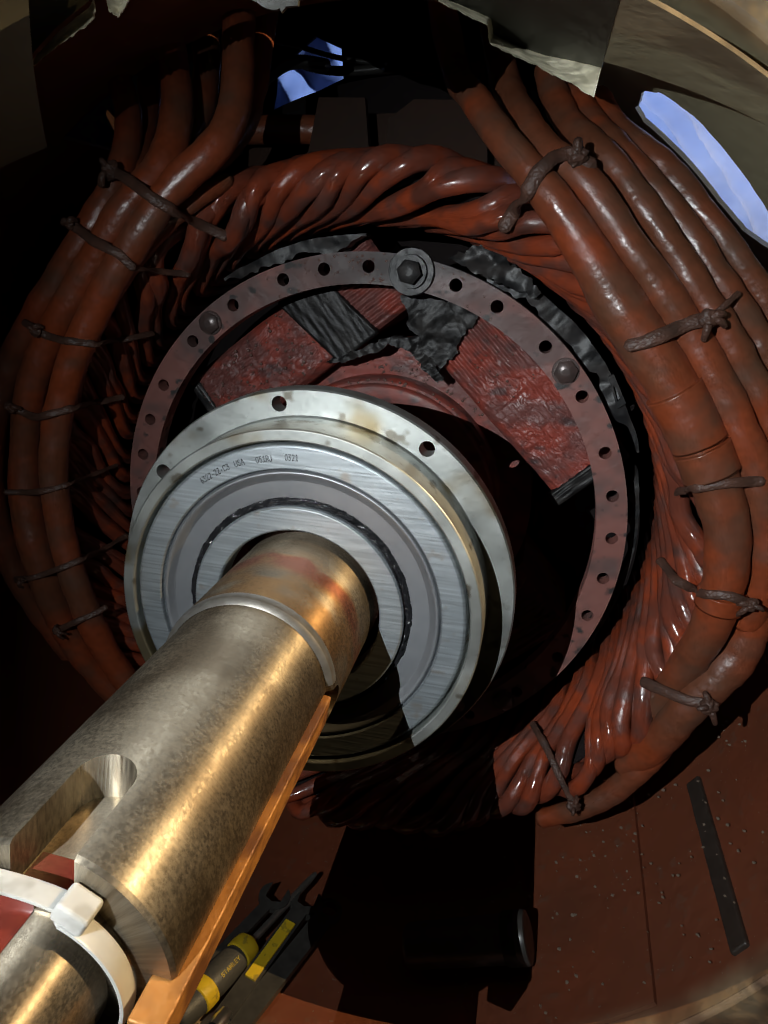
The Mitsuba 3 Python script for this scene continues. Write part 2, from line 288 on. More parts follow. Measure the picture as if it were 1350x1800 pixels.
# front flange: the rim's face
m, uv = lathe([[(0.430, -0.0005), (0.4315, -0.003), (0.434, -0.004)], [(0.434, -0.004), (0.50, -0.004)], [(0.50, -0.004), (0.50, 0.02)], [(0.50, 0.02), (0.4425, 0.02)]], 240)
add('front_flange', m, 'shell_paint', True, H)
# axial weld bars and plate edges on the lower right of the shell
def bar(d, w, h, y0, y1, mat, key, lbl=None):
    b = frame(rbox(w, y1 - y0, h * 2, 0.0025), [0, 0, 0], [1, 0, 0], [0, 1, 0], [0, 0, 1]); b = trimesh.Trimesh(*trimesh.remesh.subdivide_to_size(b.vertices, b.faces, 0.02), process=False)
    v = b.vertices; v[:, 2] += 0.0012 * (meshkit.fbm(v * 90, 3, 5) - .5) * 2
    a = math.radians(d); ex, ez = np.array([-math.sin(a), 0, math.cos(a)]), np.array([-math.cos(a), 0, -math.sin(a)])
    add(key, frame(b, pol(R0, (y0 + y1) / 2, d), ex, [0, 1, 0], np.cross(ex, [0, 1, 0])), mat, 40, H, lbl)
bar(-38.2, 0.017, 0.0045, 0.028, 0.235, 'rib_dark', 'weld_rib', 'dark dirty rib along the red floor')
floor_plate = Polygon([(rad(-64), 0.02), (rad(-48.6), 0.02), (rad(-47.2), 0.30), (rad(-64), 0.30)])
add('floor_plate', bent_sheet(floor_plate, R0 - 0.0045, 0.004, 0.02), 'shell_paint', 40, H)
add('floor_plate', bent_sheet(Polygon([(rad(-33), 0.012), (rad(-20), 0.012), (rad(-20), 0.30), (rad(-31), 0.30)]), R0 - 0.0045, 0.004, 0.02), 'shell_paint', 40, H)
# inner partition that carries the stator core
m, _ = lathe([[(0.285, 0.335), (0.372, 0.335)], [(0.372, 0.335), (0.372, 0.44)]], 160)
add('core_plate', m, 'box_inside', True, H)
# bracket plates and the pipe seen above the winding
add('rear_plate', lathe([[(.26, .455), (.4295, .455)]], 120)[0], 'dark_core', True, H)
add('bracket_plate', flat_plate(Polygon([(-.058, .381), (-.014, .379), (-.008, .300), (-.078, .300)]), 0.296, 0.010), 'box_inside', 30, H)
add('bracket_plate', flat_plate(Polygon([(.006, .362), (.030, .378), (.070, .376), (.098, .345), (.10, .300), (.0, .300)]), 0.306, 0.010), 'box_inside', 30, H)
# terminal box above the opening: five walls, a window in its back wall
tb = []
def wall(x0, x1, y0, y1, z0, z1): w = trimesh.creation.box((x1 - x0, y1 - y0, z1 - z0)); w.apply_translation(((x0 + x1) / 2, (y0 + y1) / 2, (z0 + z1) / 2)); return w
tb += [wall(-.30, -.288, .17, .66, .345, .80), wall(.19, .202, .17, .66, .40, .80), wall(-.288, .19, .17, .182, .447, .80), wall(-.30, .202, .17, .66, .80, .812)]
back = sbox(-.288, .40, .19, .80).difference(Polygon([(-.250, .4235), (-.243, .452), (-.212, .472), (-.152, .512), (-.118, .497), (-.116, .462), (-.212, .426)]))
tb.append(flat_plate(back, 0.62, 0.006))
tb.append(wall(-.30, .202, .46, .626, .345, .357))
add('terminal_box', cat_(tb), 'box_inside', 30, H)

for pts, r, lb in (([(-.23, .50, .463), (-.156, .50, .460), (-.125, .50, .451), (-.085, .50, .445), (-.04, .50, .446)], .0052, 'thicker dark cable sagging across the blue gap'),
                   ([(-.23, .52, .49), (-.162, .52, .482), (-.127, .52, .472), (-.089, .52, .462), (-.04, .52, .455)], .0030, 'thinner dark cable above the other one across the blue gap'),
                   ([(-.205, .48, .40), (-.178, .48, .432), (-.150, .48, .450), (-.128, .48, .452), (-.10, .48, .447)], .0075, 'thick dark cable slanting over the left of the blue gap')):
    key = 'hanging_cable'; n_ = sum(k.startswith(key) for k in scene); key += f'_{n_:03d}' if n_ else ''
    add(key, tube(spline(pts, 24), r, sides=10), 'tool_black', True, label=lb, cat='cable')
# blue plastic sheeting outside
def drape(x0, x1, z0, z1, f, n=60):
    u, w = np.meshgrid(np.linspace(x0, x1, n), np.linspace(z0, z1, n), indexing='ij'); P = f(u, w); i, j = np.meshgrid(np.arange(n - 1), np.arange(n - 1), indexing='ij'); a = i * n + j
    F = np.stack([a, a + n, a + n + 1, a + 1], -1).reshape(-1, 4)
    s = trimesh.Trimesh(P.reshape(-1, 3), np.vstack([F[:, [0, 1, 2]], F[:, [0, 2, 3]]]), process=False); return s
def f1(u, w):
    p = np.stack([u * 7, w * 7, 0 * u], -1)
    y = 0.80 + 0.10 * meshkit.fbm(p, 3, 2) + 0.06 * np.abs((u * 9 + w * 5) % 1 - 0.5)
    return np.stack([u, y, w], -1)
add('blue_sheeting', drape(-.29, -.06, .405, .62, f1), 'blue_sheet', True, label='blue plastic sheeting seen through the small gap at the top left', cat='plastic sheet')
def f2(u, w):
    r = 0.449 + 0.012 * meshkit.fbm(np.stack([u * 12, w * 14, 0 * u], -1), 3, 8) + 0.030 * np.abs((u * 4 + w * 11) % 1 - .5)
    return np.stack([r * np.cos(u), w, r * np.sin(u)], -1)
add('blue_sheeting', drape(math.radians(26), math.radians(65), .14, .62, f2), 'blue_sheet', True, label='pale blue crumpled plastic sheeting behind the slot at the right', cat='plastic sheet')

# ------------------------------------------------------------------ torn sheet under the top of the opening
S = thing('torn_sheet', 'olive sheet metal coloured dark as shaded, its torn lip coloured pale as lit, under the top of the housing', 'metal sheet')
FR = np.array([[0.070, 0.060], [0.085, 0.072], [0.095, 0.078], [0.115, 0.092], [0.114, 0.128], [0.128, 0.141], [0.150, 0.137], [0.186, 0.099]])
FL = np.array([[-0.170, 0.027], [-0.142, 0.016], [-0.125, 0.011], [-0.116, 0.008], [-0.110, 0.002]])
RS = 0.40
edge = [(math.acos(x / RS) * RS, y) for x, y in FL] + [(math.acos(-.088 / RS) * RS, -.012), (math.acos(-.06 / RS) * RS, -.03), (math.acos(0 / RS) * RS, -.02), (math.acos(.045 / RS) * RS, .03)] + [(math.acos(x / RS) * RS, y) for x, y in FR]
th0, th1 = math.acos(-.185 / RS) * RS, math.acos(.186 / RS) * RS
add('sheet', bent_sheet(Polygon(edge + [(th1, -.05), (th0, -.05)]).buffer(0), RS, 0.002, 0.012), 'sheet_olive', 40, S)
def lip(fold, tip, seed, key='lip'):
    fold, tip = np.array(fold, float), np.array(tip, float); n = 90
    t = np.linspace(0, 1, n); s = np.linspace(0, 1, len(fold))
    A = np.stack([np.interp(t, s, fold[:, k]) for k in range(3)], -1); B = np.stack([np.interp(t, s, tip[:, k]) for k in range(3)], -1)
    r = np.random.default_rng(seed); B = B + (B - A) * (0.16 * (2 * meshkit.fbm(np.c_[t * 28, 0 * t, 0 * t], 3, seed) - 1))[:, None]
    w = np.linspace(0, 1, 7); G = A[:, None] * (1 - w)[None, :, None] + B[:, None] * w[None, :, None]
    G = G + np.array([0, -1, 0.3]) * ((meshkit.fbm(G * 70, 3, seed) - .5) * 0.008 * np.sin(w * PI)[None])[..., None]
    G2 = G + np.array([0, 0.0022, 0.0012])
    V = np.vstack([G.reshape(-1, 3), G2.reshape(-1, 3)]); o = n * 7; F = []
    for i in range(n - 1):
        for j in range(6):
            a = i * 7 + j; F += [(a, a + 7, a + 8, a + 1), (o + a, o + a + 1, o + a + 8, o + a + 7)]
        F += [(i * 7 + 6, (i + 1) * 7 + 6, o + (i + 1) * 7 + 6, o + i * 7 + 6), (i * 7, o + i * 7, o + (i + 1) * 7, (i + 1) * 7)]
    F += [(k, k + 1, o + k + 1, o + k) for k in range(6)] + [((n - 1) * 7 + k, o + (n - 1) * 7 + k, o + (n - 1) * 7 + k + 1, (n - 1) * 7 + k + 1) for k in range(6)]
    F = np.array(F); m = trimesh.Trimesh(V, np.vstack([F[:, [0, 1, 2]], F[:, [0, 2, 3]]]), process=False)
    add(key, m, 'sheet_lip', 40, S, 'torn lip of the sheet, torchlight put into its pale colour')
zz = lambda x, R: math.sqrt(R * R - x * x)
lip([(x, y, zz(x, RS)) for x, y in FR[1:]], [(.091, .018, .374), (.100, .028, .372), (.117, .042, .367), (.115, .082, .367), (.129, .094, .363), (.151, .099, .354), (.183, .101, .339)], 4)
lip([(x, y, zz(x, RS) - .003) for x, y in FL], [(-.163, .012, .350), (-.136, .003, .360), (-.117, .000, .367), (-.108, -.004, .370), (-.103, -.010, .372)], 9)
lip([(-.100, .0, .382), (-.093, .004, .383), (-.078, -.006, .387), (-.066, -.02, .390)], [(-.095, -.008, .372), (-.093, -.0, .372), (-.078, -.013, .377), (-.064, -.028, .381)], 12)
hang = ragged_([(-.19, .45), (-.19, .405), (-.16, .405), (-.12, .402), (-.095, .390), (-.07, .381), (-.029, .366), (.015, .350), (.034, .342), (.046, .343), (.052, .356), (.058, .375), (.062, .45)], .0006, 17)
add('hanging_flap', flat_plate(hang, -.10, .002), 'sheet_olive', 30, S)
# grey flap hanging at the far left
fl = [(-.095, -.105), (-.098, -.083), (-.109, -.063), (-.157, .007), (-.210, .092), (-.235, .062), (-.260, .03), (-.26, -.105)]
add('grey_flap', bent_sheet(Polygon([(math.acos(x / .38) * .38, y) for x, y in fl]), 0.38, 0.003, 0.012), 'flap_grey', 40, label='plain grey flap of sheet hanging in the upper left corner', cat='metal sheet')

# ------------------------------------------------------------------ stator winding
WC = (0.005, -0.003)
W = thing('stator_winding', 'ring of red brown varnished stator coil ends around the rotor', 'stator winding')
N = 80
base = np.array([(.283, .334, 19), (.280, .285, 18.8), (.2765, .245, 17), (.2785, .219, 11.8), (.2820, .198, 6.8), (.2885, .180, 2.4), (.2995, .167, -1.2), (.3105, .167, -4.2), (.3165, .182, -7), (.3195, .21, -11), (.320, .27, -17), (.320, .334, -19)])
for k in range(N):
    r = np.random.default_rng(100 + k)
    b = base.copy(); th = 360 * k / N + r.normal(0, 0.50)
    b[5:9, 0] += r.normal(0, 0.0035); b[4:8, 1] += r.normal(0, 0.0035); b[3:7, 2] += r.normal(0, 0.8); b[6:9, 2] += r.normal(0, 0.8)
    nt = .34 * r.uniform(.5, 1.15) * np.interp(np.linspace(0, 1, 34), [0, .30, .46, 1], [1, 1, 0, 0])
    q = spline(np.c_[b[:, 0] * np.cos(np.radians(b[:, 2] + th)), b[:, 1], b[:, 0] * np.sin(np.radians(b[:, 2] + th))], 34)
    s = np.linspace(0, 1, 34)
    w = np.interp(s, [0, .25, .5, .62, .75, 1], [.0072, .0070, .0080, .0087, .0088, .0080]) * r.uniform(.92, 1.08)
    h = np.interp(s, [0, .3, .5, .62, .75, 1], [.009, .0085, .0095, .0105, .0105, .009]) * r.uniform(.93, 1.1)
    rr = np.hypot(q[:, 0], q[:, 2]); up = np.stack([-q[:, 0] / rr * .6, -np.ones(34), -q[:, 2] / rr * .6], -1)
    q[:, 0] += WC[0]; q[:, 2] += WC[1]
    add('coil_end', tube(q, w, h, 20, up, lump=.0015, seed=k, power=2.2, notch=nt), 'varnish', True, W)
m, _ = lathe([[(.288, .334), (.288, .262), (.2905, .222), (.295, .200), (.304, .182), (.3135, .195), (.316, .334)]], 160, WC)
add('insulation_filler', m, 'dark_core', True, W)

# ------------------------------------------------------------------ leads
LEADS = dict(
 R1=([(0.055, 0.27, 0.46), (0.075, 0.24, 0.388), (0.095, 0.19, 0.357), (0.13, 0.14, 0.312), (0.166, 0.125, 0.271), (0.208, 0.125, 0.213), (0.25, 0.125, 0.157), (0.284, 0.125, 0.098), (0.303, 0.125, 0.055), (0.312, 0.13, 0.007), (0.308, 0.137, -0.045), (0.294, 0.158, -0.105), (0.279, 0.172, -0.150), (0.262, 0.19, -0.185)],
     [.0115, .0115, .0115, .0120, .0135, .0185, .0190, .0185, .0180, .0170, .0160, .0145, .0120, .009], 'thickest red brown lead with bands curving down the right of the winding'),
 R2=([(0.095, 0.28, 0.46), (0.115, 0.24, 0.382), (0.132, 0.19, 0.344), (0.154, 0.15, 0.311), (0.176, 0.137, 0.295), (0.213, 0.128, 0.251), (0.262, 0.128, 0.189), (0.305, 0.128, 0.121), (0.331, 0.13, 0.065), (0.342, 0.135, 0.009), (0.337, 0.145, -0.045)],
     [.012, .012, .0125, .013, .0125, .013, .0135, .0145, .0145, .014, .012], 'second lead from the rotor in the right hand bundle, beside the thickest one'),
 R3=([(0.15, 0.25, 0.385), (0.169, 0.2, 0.338), (0.195, 0.16, 0.309), (0.245, 0.138, 0.246), (0.295, 0.134, 0.178), (0.327, 0.134, 0.129), (0.355, 0.134, 0.074), (0.368, .14, 0.01)],
     .0115, 'third lead from the rotor in the right hand bundle'),
 R4=([(0.17, 0.25, 0.372), (0.191, 0.2, 0.332), (0.216, 0.17, 0.304), (0.267, 0.15, 0.244), (0.318, 0.147, 0.177), (0.351, 0.147, 0.127), (0.375, .15, 0.06)],
     .0115, 'fourth lead from the rotor in the right hand bundle'),
 R5=([(0.19, 0.24, 0.36), (0.213, 0.2, 0.325), (0.237, 0.18, 0.304), (0.291, 0.162, 0.243), (0.344, 0.162, 0.173), (0.375, .165, 0.11)],
     .0115, 'outermost lead of the right hand bundle, next to the olive wall'),
 R6=([(0.320, 0.156, 0.055), (0.330, 0.154, 0.019), (0.342, 0.15, -0.029), (0.335, 0.15, -0.077), (0.307, 0.15, -0.123), (0.281, 0.16, -0.18), (0.26, 0.175, -0.215)],
     [.012, .013, .0145, .017, .017, .015, .012], 'short bent lead at the lower right outside of the winding'),
 R7=([(0.320, 0.175, -0.085), (0.303, 0.166, -0.144), (0.275, 0.166, -0.205), (0.236, 0.172, -0.258), (0.188, 0.184, -0.294)],
     [.0105, .0115, .0120, .0110, .009], 'lead lying along the bottom right edge of the winding'),
 L1=([(-0.095, 0.23, 0.52), (-0.092, 0.2, 0.442), (-0.089, 0.18, 0.406), (-0.086, 0.16, 0.358), (-0.094, 0.14, 0.324), (-0.125, 0.127, 0.294), (-0.163, 0.122, 0.251), (-0.204, 0.122, 0.198), (-0.234, 0.122, 0.149), (-0.256, 0.122, 0.094), (-0.265, 0.124, 0.046), (-0.266, 0.127, -0.015), (-0.255, 0.132, -0.086), (-0.238, 0.145, -0.152), (-.205, .158, -.212), (-.155, .172, -.258)],
     .0122, 'glossy lead nearest the rotor in the left hand bundle, bending up into the top'),
 L2=([(-0.1535, 0.196, 0.404), (-0.141, 0.17, 0.35), (-0.147, 0.15, 0.31), (-0.167, 0.135, 0.284), (-0.202, 0.13, 0.24), (-0.250, 0.13, 0.181), (-0.281, 0.13, 0.126), (-0.296, 0.13, 0.069), (-0.302, 0.13, 0.014), (-0.294, 0.13, -0.054), (-0.280, 0.142, -0.126), (-.250, .158, -.190), (-.205, .172, -.245)],
     [.0110, .0125, .0135, .013, .0125, .0125, .0125, .0130, .0140, .014, .013, .012, .010], 'middle lead of the left hand bundle, its rounded orange tip standing free'),
 L3=([(-0.2075, 0.197, 0.392), (-0.189, 0.18, 0.353), (-0.188, 0.16, 0.312), (-0.202, 0.145, 0.276), (-0.235, 0.14, 0.234), (-0.285, 0.14, 0.174), (-0.319, 0.14, 0.123), (-0.342, 0.14, 0.064), (-.345, .14, 0), (-.332, .147, -.07), (-.30, .16, -.15)],
     [.0090, .0105, .011, .0125, .0125, .0125, .0125, .013, .013, .012, .010], 'lead with a thin rounded tip, farthest left in the left hand bundle'),
 L4=([(-0.16, 0.29, 0.54), (-0.151, 0.26, 0.463), (-0.139, 0.23, 0.395), (-0.144, 0.2, 0.342), (-0.171, 0.18, 0.305), (-.20, .18, .27)],
     .011, 'dim lead behind the middle one of the left hand bundle'),
 L5=([(-0.22, 0.29, 0.52), (-0.209, 0.26, 0.453), (-0.193, 0.23, 0.388), (-0.186, 0.2, 0.343), (-0.184, 0.17, 0.308), (-.20, .16, .27)],
     .010, 'dim lead standing between two bright ones at the top left'),
 L6=([(-0.091, 0.28, 0.54), (-0.091, 0.26, 0.459), (-0.094, 0.24, 0.408), (-0.093, 0.21, 0.363), (-0.101, 0.18, 0.329), (-0.126, 0.16, 0.302), (-.15, .15, .28)],
     .011, 'dark lead right beside the blue gap at the top left'),
 Li=([(-0.100, 0.17, 0.30), (-0.128, 0.152, 0.28), (-0.166, 0.143, 0.249), (-0.205, 0.143, 0.204), (-0.239, 0.147, 0.155), (-0.257, 0.155, 0.115)],
     [.006, .0075, .0085, .0085, .008, .006], 'slim lead lying on the coil ends inside the left hand bundle'),
)
for i, (nm, (pts, r, lb)) in enumerate(LEADS.items()):
    n = 110; r = np.broadcast_to(np.array(r, float), len(pts)); q = spline(np.c_[np.array(pts), r], n)
    rv = q[:, 3] * {'R': 1.0, 'L': 1.04}[nm[0]] * (1 + .10 * (meshkit.fbm(q[:, :3] * 26, 2, 60 + i) - .5) + .05 * (meshkit.noise(q[:, :3] * 120, 90 + i) - .5))
    key = 'lead_cable' if i == 0 else f'lead_cable_{i:03d}'
    add(key, tube(q[:, :3], rv, rv, 24, lump=.0017, seed=40 + i), 'lead_sleeve', True, label=lb, cat='cable')
add('cross_lead', tube(spline([(-.17, .306, .357), (-.105, .308, .357), (-.055, .310, .355)], 12), .013, sides=18, lump=.001), 'lead_sleeve', True, label='dull red lead lying crosswise below the blue gap', cat='cable')

# ------------------------------------------------------------------ rotor
RT = thing('rotor', 'salient pole rotor with a drilled balance ring and red varnished field coils behind the bearing', 'rotor')
holes = [-20.9, -10.9, -1.0, 8.9, 18.9, 32.4, 45.7, 59.1, 69.0, 88.4, 98.4, 108.1, 121.5, 134.8, 148.2, 157.7, 167.0, 177, 187, 200, 214, 228, 242, 256, 270, 284, 298, 312, 326]
yr = 0.2154
rp = ring_poly(0.2175, 0.2447, 300)
for d in holes: rp = rp.difference(hole(0.2322, d, 0.0056))
ringm = m3.Manifold.extrude(cs(rp), 0.018)
ringm = tri(warp(ringm, lambda v: np.stack([v[:, 0], yr + 0.018 - v[:, 2], v[:, 1]], -1)))
ringm.invert() if ringm.volume < 0 else None
RG = add('balance_ring', ringm, 'ring_paint', 30, RT, 'dusty mauve ring with a row of drilled holes')
def hexhead(af, h): 
    c = m3.Manifold.cylinder(h, af / 2 * 1.1547, circular_segments=6)
    dome = m3.Manifold.sphere(af * 1.02, 64).translate((0, 0, h - af * 1.02 + 0.0003)); return c ^ dome
for d, af, kind in ((128.5, .0170, 0), (38.9, .0180, 0), (78.85, .0185, 1), (218, .017, 0), (308, .017, 0)):
    if kind:
        parts = [m3.Manifold.cylinder(.004, .0205, .0195, 48), m3.Manifold.cylinder(.009, .0150, .0140, 48), hexhead(af, .019)]
        b = at_front(cat_(parts), .2322, yr - .0002, d); b.vertices += (meshkit.fbm(b.vertices * 220, 2, 1)[:, None] - .5) * .0008
        B = add('bolt', b, 'grey_resin', 25, RT, 'large hex bolt with a thick washer at the top of the ring')
    else:
        add('bolt', at_front(cat_([hexhead(af, .0075), m3.Manifold.cylinder(.0012, af * .66, af * .64, 40)]), .2322, yr - .0002, d), 'bolt_dark', 25, RT)
# field coils
def coil(axis, t0, t1, r0, r1, y0, style, seed):
    nt, nr = 250, 124
    u, v = np.meshgrid(np.linspace(0, 1, nt), np.linspace(0, 1, nr), indexing='ij')
    Tt, Rr = t0 + (t1 - t0) * u, r0 + (r1 - r0) * v
    p = np.stack([Tt, Rr, 0 * Tt + seed], -1)
    z = -0.004 * (meshkit.fbm(p * 45, 3, seed) - .5) - 0.0022 * np.abs(meshkit.fbm(p * np.array([70, 170, 1]), 3, seed + 1) - .5) * 2
    cr1 = np.abs(meshkit.fbm(p * np.array([55, 120, 1]) + 7, 3, seed + 5) - .5); cr2 = np.abs(meshkit.fbm(p * np.array([120, 60, 1]) + 3, 3, seed + 6) - .5)
    z = z + .0006 * np.exp(-(cr1 / .035) ** 2) + .0004 * np.exp(-(cr2 / .03) ** 2) + .0016 * np.clip(meshkit.noise(p * 85, seed + 8) - .80, 0, 1) * 5
    rid = np.clip((.40 - u) * 5, 0, 1) if style else np.clip((u - .66) * 8, 0, 1)
    z = z + rid * 0.0014 * np.cos(v * 2 * PI * 12) * (0.6 + 0.4 * meshkit.noise(p * 60, seed))
    ed = np.minimum(np.minimum(u, 1 - u) * (t1 - t0), np.minimum(v, 1 - v) * (r1 - r0))
    z = z + 0.008 * np.clip(1 - ed / .010, 0, 1) ** 2
    # corners cut: the strap bends round the pole
    Y = y0 + z
    G = np.stack([Tt, Rr, Y], -1)
    V = [G.reshape(-1, 3)]; F = []; i, j = np.meshgrid(np.arange(nt - 1), np.arange(nr - 1), indexing='ij'); a = i * nr + j
    F.append(np.stack([a, a + 1, a + nr + 1, a + nr], -1).reshape(-1, 4)); o = nt * nr
    loop = [(i, 0) for i in range(nt)] + [(nt - 1, j) for j in range(1, nr)] + [(i, nr - 1) for i in range(nt - 2, -1, -1)] + [(0, j) for j in range(nr - 2, 0, -1)]
    front = G[[l[0] for l in loop], [l[1] for l in loop]]
    V.append(front); V.append(front * [1, 1, 0] + [0, 0, y0 + .13]); k = len(loop); q = np.arange(k); b = (q + 1) % k
    F.append(np.stack([o + q, o + k + q, o + k + b, o + b], -1)); F = np.vstack(F)
    m = trimesh.Trimesh(np.vstack(V), np.vstack([F[:, [0, 1, 2]], F[:, [0, 2, 3]]]), process=False)
    a = math.radians(axis)
    return frame(m, [0, 0, 0], [math.sin(a), 0, -math.cos(a)], [math.cos(a), 0, math.sin(a)], [0, 1, 0])
def loc(axis, t, r, y): a = math.radians(axis); return np.array([r * math.cos(a) + t * math.sin(a), y, r * math.sin(a) - t * math.cos(a)])
def lb(axis, m): a = math.radians(axis); return frame(m, [0, 0, 0], [math.sin(a), 0, -math.cos(a)], [math.cos(a), 0, math.sin(a)], [0, 1, 0])
C1 = add('field_coil', coil(43, -.078, .118, .1456, .2215, .258, 1, 11), 'rotor_paint', 50, RT, 'red field coil with wrinkled varnish')
C2 = add('field_coil', coil(126.5, -.088, .150, .137, .212, .262, 0, 12), 'rotor_paint', 50, RT, 'dark red field coil with shiny drips')
for ax, sd in ((223, 13), (309, 14)): add('field_coil', coil(ax, -.08, .12, .1456, .2215, .258, 1, sd), 'rotor_paint', 50, RT)
# tape bands and end wraps of the coils
def tband(ax, t, wd, r0, r1, y, key, mat, tilt=0.0, holder=None, seed=0):
    b = tri(rbox(wd, r1 - r0, .012, .003)); b = trimesh.Trimesh(*trimesh.remesh.subdivide_to_size(b.vertices, b.faces, .004), process=False)
    v = b.vertices; v[:, 0] += tilt * v[:, 1]; v[:, 2] += (meshkit.fbm(v * np.array([300, 40, 40]) + seed, 3, seed) - .5) * .0022
    b.apply_translation((t, (r0 + r1) / 2, y)); add(key, lb(ax, b), mat, 50, holder or RT)
tband(43, .112, .016, .140, .2235, .262, 'coil_wrap', 'black_grime', .05, C1, 3)
tband(126.5, .075, .050, .134, .215, .262, 'coil_wrap', 'black_grime', -.2, C2, 5)
tband(126.5, -.082, .012, .136, .205, .266, 'coil_wrap', 'grey_resin', .05, C2, 6)
# black insulation wedge between the two upper coils, with its torn strip
def ragged(pts, amp, seed, n=8): return Polygon(wiggle([tuple(p) for p in pts], amp, seed, n)).buffer(0)
def rough_poly(pts, amp, freq, seed, dens=.0012):
    P = np.array(pts + pts[:1], float); out = []
    for a, b in zip(P[:-1], P[1:]):
        n = max(2, int(np.linalg.norm(b - a) / dens)); out += [a + (b - a) * k / n for k in range(n)]
    Q = np.array(out); q3 = np.c_[Q * freq, 0 * Q[:, 0]]
    Q = Q + amp * np.c_[meshkit.fbm(q3, 4, seed) - .5, meshkit.fbm(q3 + 9.3, 4, seed + 1) - .5] * 2
    return Polygon(Q).buffer(0)
def crumple(poly, y, th, size, f, amp, seed):
    m = flat_plate(poly, y, th); m = trimesh.Trimesh(*trimesh.remesh.subdivide_to_size(m.vertices, m.faces, size), process=False)
    m.vertices[:, 1] += (meshkit.fbm(m.vertices * f, 3, seed) - .5) * amp; return m
wedge = rough_poly([(.030, .205), (.104, .199), (.085, .170), (.074, .150), (.066, .136), (.058, .150), (.050, .165), (.036, .180)], .008, 90, 21)
add('insulation_wedge', crumple(wedge, .250, .03, .004, 55, .008, 4), 'black_grime', 60, RT, 'black insulation between the two upper coils')
strip = rough_poly([(-.045, .143), (-.02, .152), (.006, .166), (.026, .170), (.040, .168), (.054, .158), (.064, .140), (.070, .126), (.060, .128), (.048, .144), (.034, .158), (.016, .160), (-.004, .152), (-.02, .144)], .007, 120, 25)
add('torn_insulation', crumple(strip, .254, .010, .003, 90, .008, 9), 'black_grime', 60, RT)
# spider hub behind the bearing
m, uv = lathe([[(.056, .275), (.124, .275)], [(.124, .275), (.1265, .277), (.1275, .281)], [(.1275, .281), (.1275, .300)], [(.1275, .300), (.158, .300)], [(.158, .300), (.158, .40)]], 128)
add('rotor_hub', m, 'rotor_paint', True, RT)
m, uv = lathe([[(.10, .271), (.1035, .268), (.118, .268), (.1215, .271), (.1215, .276)]], 128)
add('hub_collar', m, 'rotor_paint', True, RT)
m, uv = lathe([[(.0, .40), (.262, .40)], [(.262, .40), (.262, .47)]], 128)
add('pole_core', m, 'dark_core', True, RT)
# charred pole shoe edges outside the ring
def arc(R1, R2, d0, d1, amp, seed, y, th, key, lbl=None, n=60):
    t = np.radians(np.linspace(d0, d1, n)); r = np.random.default_rng(seed)
    o = R2 + amp * .5 * (meshkit.fbm(np.c_[t * 9, 0 * t, 0 * t], 3, seed) - .5); i = R1 + amp * 4 * (meshkit.fbm(np.c_[t * 14, 0 * t + 3, 0 * t], 3, seed) - .5)
    taper = np.clip(np.minimum(t - t[0], t[-1] - t) / .12, 0.15, 1); i = o - (o - i) * taper
    p = Polygon(np.vstack([np.c_[o * np.cos(t), o * np.sin(t)], np.c_[i * np.cos(t), i * np.sin(t)][::-1]])).buffer(0)
    m = flat_plate(p, y, th); m = trimesh.Trimesh(*trimesh.remesh.subdivide_to_size(m.vertices, m.faces, .006), process=False); m.vertices[:, 1] += (meshkit.fbm(m.vertices * 45, 3, seed) - .5) * .009
    add(key, m, 'grey_resin', 60, RT, lbl)
arc(.246, .2615, 16, 70, .008, 31, .238, .02, 'pole_shoe_edge', 'charred pole shoe edge outside the ring')
arc(.246, .260, 90, 122, .006, 32, .236, .02, 'pole_shoe_edge')
arc(.250, .258, -30, 12, .004, 33, .246, .02, 'pole_shoe_edge')
crag = ragged([(.075, .238), (.103, .251), (.118, .246), (.134, .231), (.158, .212), (.150, .206), (.128, .216), (.104, .226)], .0014, 41)
cm = flat_plate(crag, .226, .02); cm = trimesh.Trimesh(*trimesh.remesh.subdivide_to_size(cm.vertices, cm.faces, .004), process=False); cm.vertices[:, 1] += (meshkit.fbm(cm.vertices * 40, 3, 6) - .5) * .020
add('melted_resin', cm, 'grey_resin', 60, RT, 'melted grey resin lump outside the ring')
clip = Polygon([(.218, .140), (.2225, .142), (.235, .117), (.228, .112)]).difference(Polygon([(.2225, .132), (.226, .1305), (.2295, .1205), (.2275, .1185)]))
add('wedge_clip', flat_plate(clip, .232, .006), 'grey_resin', 30, RT)

# ------------------------------------------------------------------ bearing housing
HB = thing('bearing_cap', 'bright steel bearing cap with a drilled flange round the ball bearing', 'bearing cap')
yf = .0406
fp = ring_poly(.133, .1508, 300)
for d in (97.9, 52.7, -37.2, -82, 142.6, 187.5, 232): fp = fp.difference(hole(.1422, d, .0056))
fm = m3.Manifold.extrude(cs(fp), .019); fm = tri(warp(fm, lambda v: np.stack([v[:, 0], yf + .019 - v[:, 2], v[:, 1]], -1)))
add('flange', fm, 'hub_steel', 30, HB, 'drilled flange of the cap')
m, uv = lathe([[(.1500, yf + .0002), (.1508, yf + .0006), (.1519, yf + .002)], [(.1519, yf + .002), (.1521, yf + .017)]], 240)
add('flange_rim', m, 'hub_steel', True, HB)
m, uv = lathe([[(.1333, yf - .0004), (.1328, yf - .0012), (.1322, yf - .003)], [(.1322, yf - .003), (.1320, .0012)], [(.1320, .0012), (.1317, .0003), (.1308, 0)], [(.1308, 0), (.1246, 0)], [(.1246, 0), (.1238, .0003), (.1235, .0012)], [(.1235, .0012), (.1235, .012)], [(.1235, .012), (.1180, .012)]], 240)
add('hub', m, 'hub_steel', True, HB)

